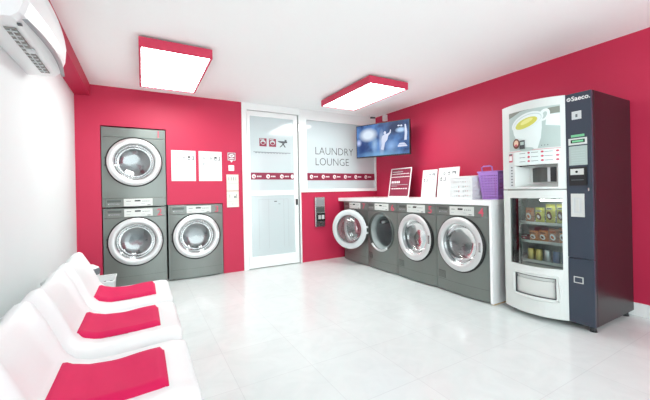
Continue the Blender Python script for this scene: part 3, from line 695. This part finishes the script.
def basket(nm, x0, x1, y0, y1, z0, h, flare, m, label, cat, nx, nz, bar, rim=.008, grp=None, handle=True):
    t = thing(nm, ((x0+x1)/2, (y0+y1)/2, z0), label, cat, grp)
    cx, cy = (x0+x1)/2, (y0+y1)/2
    def P(side, u, v, off=0):
        s = 1+flare*v; hx, hy = (x1-x0)/2*s, (y1-y0)/2*s
        q = [(-hx, hy-2*hy*u), (-hx+2*hx*u, -hy), (hx, -hy+2*hy*u), (hx-2*hx*u, hy)][side]
        nrm = [(-1, 0), (0, -1), (1, 0), (0, 1)][side]
        return (cx+q[0]-nrm[0]*off, cy+q[1]-nrm[1]*off, z0+h*v)
    mb = MB()
    for s in range(4):
        nrm = [(-1, 0, 0), (0, -1, 0), (1, 0, 0), (0, 1, 0)][s]; us = []; L_ = (y1-y0) if s % 2 == 0 else (x1-x0); n = max(4, int(nx*L_/(y1-y0)))
        uu = [.04]; vv = [.05]
        for k in range(n): c = .04+.92*(k+.5)/n; d = .92/n*(1-bar)/2; uu += [c-d, c+d]
        for k in range(nz): c = .05+.85*(k+.5)/nz; d = .85/nz*(1-bar)/2; vv += [c-d, c+d]
        holes = [(uu[1+2*i], uu[2+2*i], vv[1+2*j], vv[2+2*j]) for i in range(n) for j in range(nz)]
        mb.panel([0]+uu+[.96, 1], [0]+vv+[.9, 1], holes, lambda u, v: P(s, u, v), tuple(-c*.003 for c in nrm), m)
    mb.box(x0, x1, y0, y1, z0, z0+.004, m); mb.build('basket_body', t)
    mb = MB(); c4 = [P(0, 0, 1), P(0, 1, 1), P(2, 0, 1), P(2, 1, 1)]
    mb.tube([c4[i] if q == 0 else tuple(Vector(c4[i]).lerp(Vector(c4[(i+1) % 4]), q/4)) for i in range(4) for q in range(4)], rim, m, 8, closed=True); mb.build('rim', t)
    if handle:
        mb = MB(); a, b = P(0, .25, 1), P(0, .75, 1)
        mb.tube([a, (a[0]-.01, a[1], a[2]+.05), (a[0]-.01, a[1]-.02, a[2]+.06), (b[0]-.01, b[1]+.02, b[2]+.06), (b[0]-.01, b[1], b[2]+.05), b], .007, m, 8); mb.build('handle', t)
    return t
basket('laundry_basket', 3.18, 3.42, 2.31, 2.60, CT, .25, .06, 'plastic', 'white perforated plastic laundry basket on the counter beside the purple one', 'basket', 9, 4, .55, handle=False)
basket('laundry_basket', 3.48, 3.74, 2.42, 2.70, CT, .27, .07, 'plastic', 'white perforated laundry basket on the counter, behind the front white one', 'basket', 9, 4, .55, handle=False)
basket('laundry_basket', 3.28, 3.55, 2.075, 2.255, CT, .30, .3, 'purple', 'purple perforated plastic laundry basket with a raised handle on the counter', 'basket', 11, 9, .45, handle=True)

# ------------------------------------------------------------------ wall-mounted air conditioner
ac = thing('air_conditioner', (XL, 2.62, 2.09), 'white split air conditioner mounted high on the left wall', 'air conditioner')
A0, A1 = 2.15, 3.10
def acb(t): return .045*math.sin(PI*t)
prof = [(-.708, 2.09, 0), (-.60, 2.095, 0), (-.545, 2.10, .35), (-.515, 2.128, 1), (-.49, 2.20, 1), (-.482, 2.30, .9), (-.49, 2.37, .8), (-.53, 2.405, .4), (-.60, 2.415, 0), (-.708, 2.415, 0)]
n = 24; mb = MB(); vs = []
for i in range(n+1):
    t = i/n; ef = 0 if 0 < i < n else .008
    for x, z, w in prof: vs.append((x+acb(t)*w*.7-(ef if w else 0), A0+(A1-A0)*t, z))
m_ = len(prof); fs = [(i*m_+k, (i+1)*m_+k, (i+1)*m_+(k+1) % m_, i*m_+(k+1) % m_) for i in range(n) for k in range(m_)]
mb.add(vs, fs, 'plastic', False); mb.add(vs[:m_], [tuple(range(m_))], 'plastic'); mb.add(vs[-m_:], [tuple(range(m_))[::-1]], 'plastic')
mb.build('housing', ac)
mb = MB()
def vis(u, v):
    b = acb(u)*.7; w = .004+.026*math.sin(PI*u); x = -.530+b+.012+.006*v; z = 2.104+w*v
    return (x+.014*v+.004, A0+.02+(A1-A0-.04)*u, z-.003)
mb.grid(vis, 24, 3, 'visor'); mb.build('visor', ac, solid=.004)
mb = MB(); mb.box(-.615, -.565, A0+.13, A1-.10, 2.088, 2.094, 'louvre'); lo = mb.build('air_outlet', ac)
for k in range(12):
    mb = MB(); y = A0+.16+k*.058; mb.box(-.612, -.568, y, y+.004, 2.082, 2.089, 'lightgrey'); mb.build('fin', lo)
mb = MB(); mb.box(-.592, -.588, A0+.14, A1-.11, 2.082, 2.088, 'lightgrey'); mb.box(-.592+.0, -.59+.04, 2.55, 2.61, 2.0815, 2.089, 'lightgrey'); mb.build('flap_rod', lo)
mb = MB(); mb.box(-.545, -.527, A0+.06, A0+.08, 2.088, 2.096, 'inkdark'); mb.build('sensor', ac)

# ------------------------------------------------------------------ moulded seats along the left wall
PR = [(.120, .335), (.158, .365), (.180, .398), (.186, .422), (.170, .437), (.12, .444), (.0, .438), (-.12, .432), (-.22, .434), (-.28, .455), (-.325, .50), (-.36, .57), (-.395, .65), (-.425, .69), (-.445, .712), (-.467, .721), (-.49, .712), (-.505, .685), (-.51, .65)]
def prof_at(t):
    x = t*(len(PR)-1); i = min(int(x), len(PR)-2); f = x-i
    return Vector((PR[i][0]*(1-f)+PR[i+1][0]*f, 0, PR[i][1]*(1-f)+PR[i+1][1]*f))
def smooth(a, b, x): x = max(0, min(1, (x-a)/(b-a))); return x*x*(3-2*x)
HWD = .330
def seat_pt(u, v):
    """u along the profile, v across the width"""
    s = (v-.5)*2; s = math.copysign(1-(1-abs(s))**1.25, s) if s else 0; a = abs(s); p = prof_at(u)
    bk = smooth(.48, .62, u)
    horn = math.exp(-((a-.70)/.17)**2)
    p.x += .022*horn*bk*(1-smooth(.84, 1, u)); p.z += .038*horn*smooth(.62, .8, u) + .006*horn*(1-bk)*smooth(0, .2, u)
    r = max(0, (a-.72)/.28); drop = 1-math.sqrt(max(0, 1-r*r))
    p.z -= drop*.075*(1-bk)+drop*.05*smooth(.72, .85, u); p.x -= drop*.08*bk*(1-.6*smooth(.84, 1, u)) + drop*.03*(1-smooth(.1, .25, u))
    return (p.x, s*HWD, p.z)
def make_chair():
    t = thing('moulded_chair', (0, 0, 0))
    MB().grid(seat_pt, 48, 36, 'plastic').build('seat_shell', t, solid=.008)
    def cu(u, v):
        x = .080-.39*u; y = -.172+.344*v; e = min(u, 1-u)*.39; g = min(v, 1-v)*.344; ed = min(1, min(e, g)/.02)**.5
        best = min(range(0, 121), key=lambda i: abs(prof_at(.12+.5*i/120).x-x)); z = prof_at(.12+.5*best/120).z
        return (x, y, z+.003+.026*ed-.006*smooth(.05, .5, min(u, 1-u))*math.sin(PI*v)+.0025*math.sin(26*x+9*y))
    mb = MB(); mb.grid(cu, 20, 18, 'cushion')
    mb.grid(lambda u, v: (cu(u, v)[0], cu(u, v)[1], cu(u, v)[2]-.003-.026*min(1, min(min(u, 1-u)*.39, min(v, 1-v)*.344)/.02)**.5+.001), 20, 18, 'cushion'); mb.build('cushion', t)
    for x, y in ((.09, .20), (.09, -.20), (-.36, .20), (-.36, -.20)):
        MB().tube([(x*.85, y*.9, .42 if x > 0 else .435), (x, y, .0)], .016, 'lightgrey', 10, r1=.012).build('leg', t)
    return t
ch = make_chair()
clab = ['nearest white moulded chair in the row, at the bottom edge of the picture', 'white moulded chair with pink cushion, second nearest in the row', 'white moulded chair with pink cushion, third in the row, second from the far end', 'white moulded chair with pink cushion at the far end of the row']
for k, y in enumerate((.915, 1.592, 2.272, 2.948)):
    o = ch if k == 0 else copy_tree(ch); o.location = (0, y, 0); tag(o, clab[k], 'chair', 'white moulded chairs along the left wall')

# things on the floor behind the far chair
t = basket('laundry_basket', -.62, -.30, 4.20, 4.52, 0, .27, .12, 'plastic', 'white slotted laundry basket on the floor between the far chair and the stack', 'basket', 5, 2, .62, handle=False)
pb = thing('pedal_bin', (-.50, 3.85, 0), 'rounded white bin with a grey lid rim behind the far chair', 'bin')
MB().lathe([(.001, 0), (.10, 0), (.105, .01), (.122, .42), (.126, .44)], 'plastic', 32, 'z', (-.50, 3.85, 0)).build('bin_body', pb)
MB().lathe([(.127, .44), (.13, .475), (.118, .50)], 'ink', 32, 'z', (-.50, 3.85, 0)).build('lid_rim', pb)
MB().lathe([(.118, .50), (.08, .525), (.001, .535)], 'plastic', 32, 'z', (-.50, 3.85, 0)).build('lid', pb)
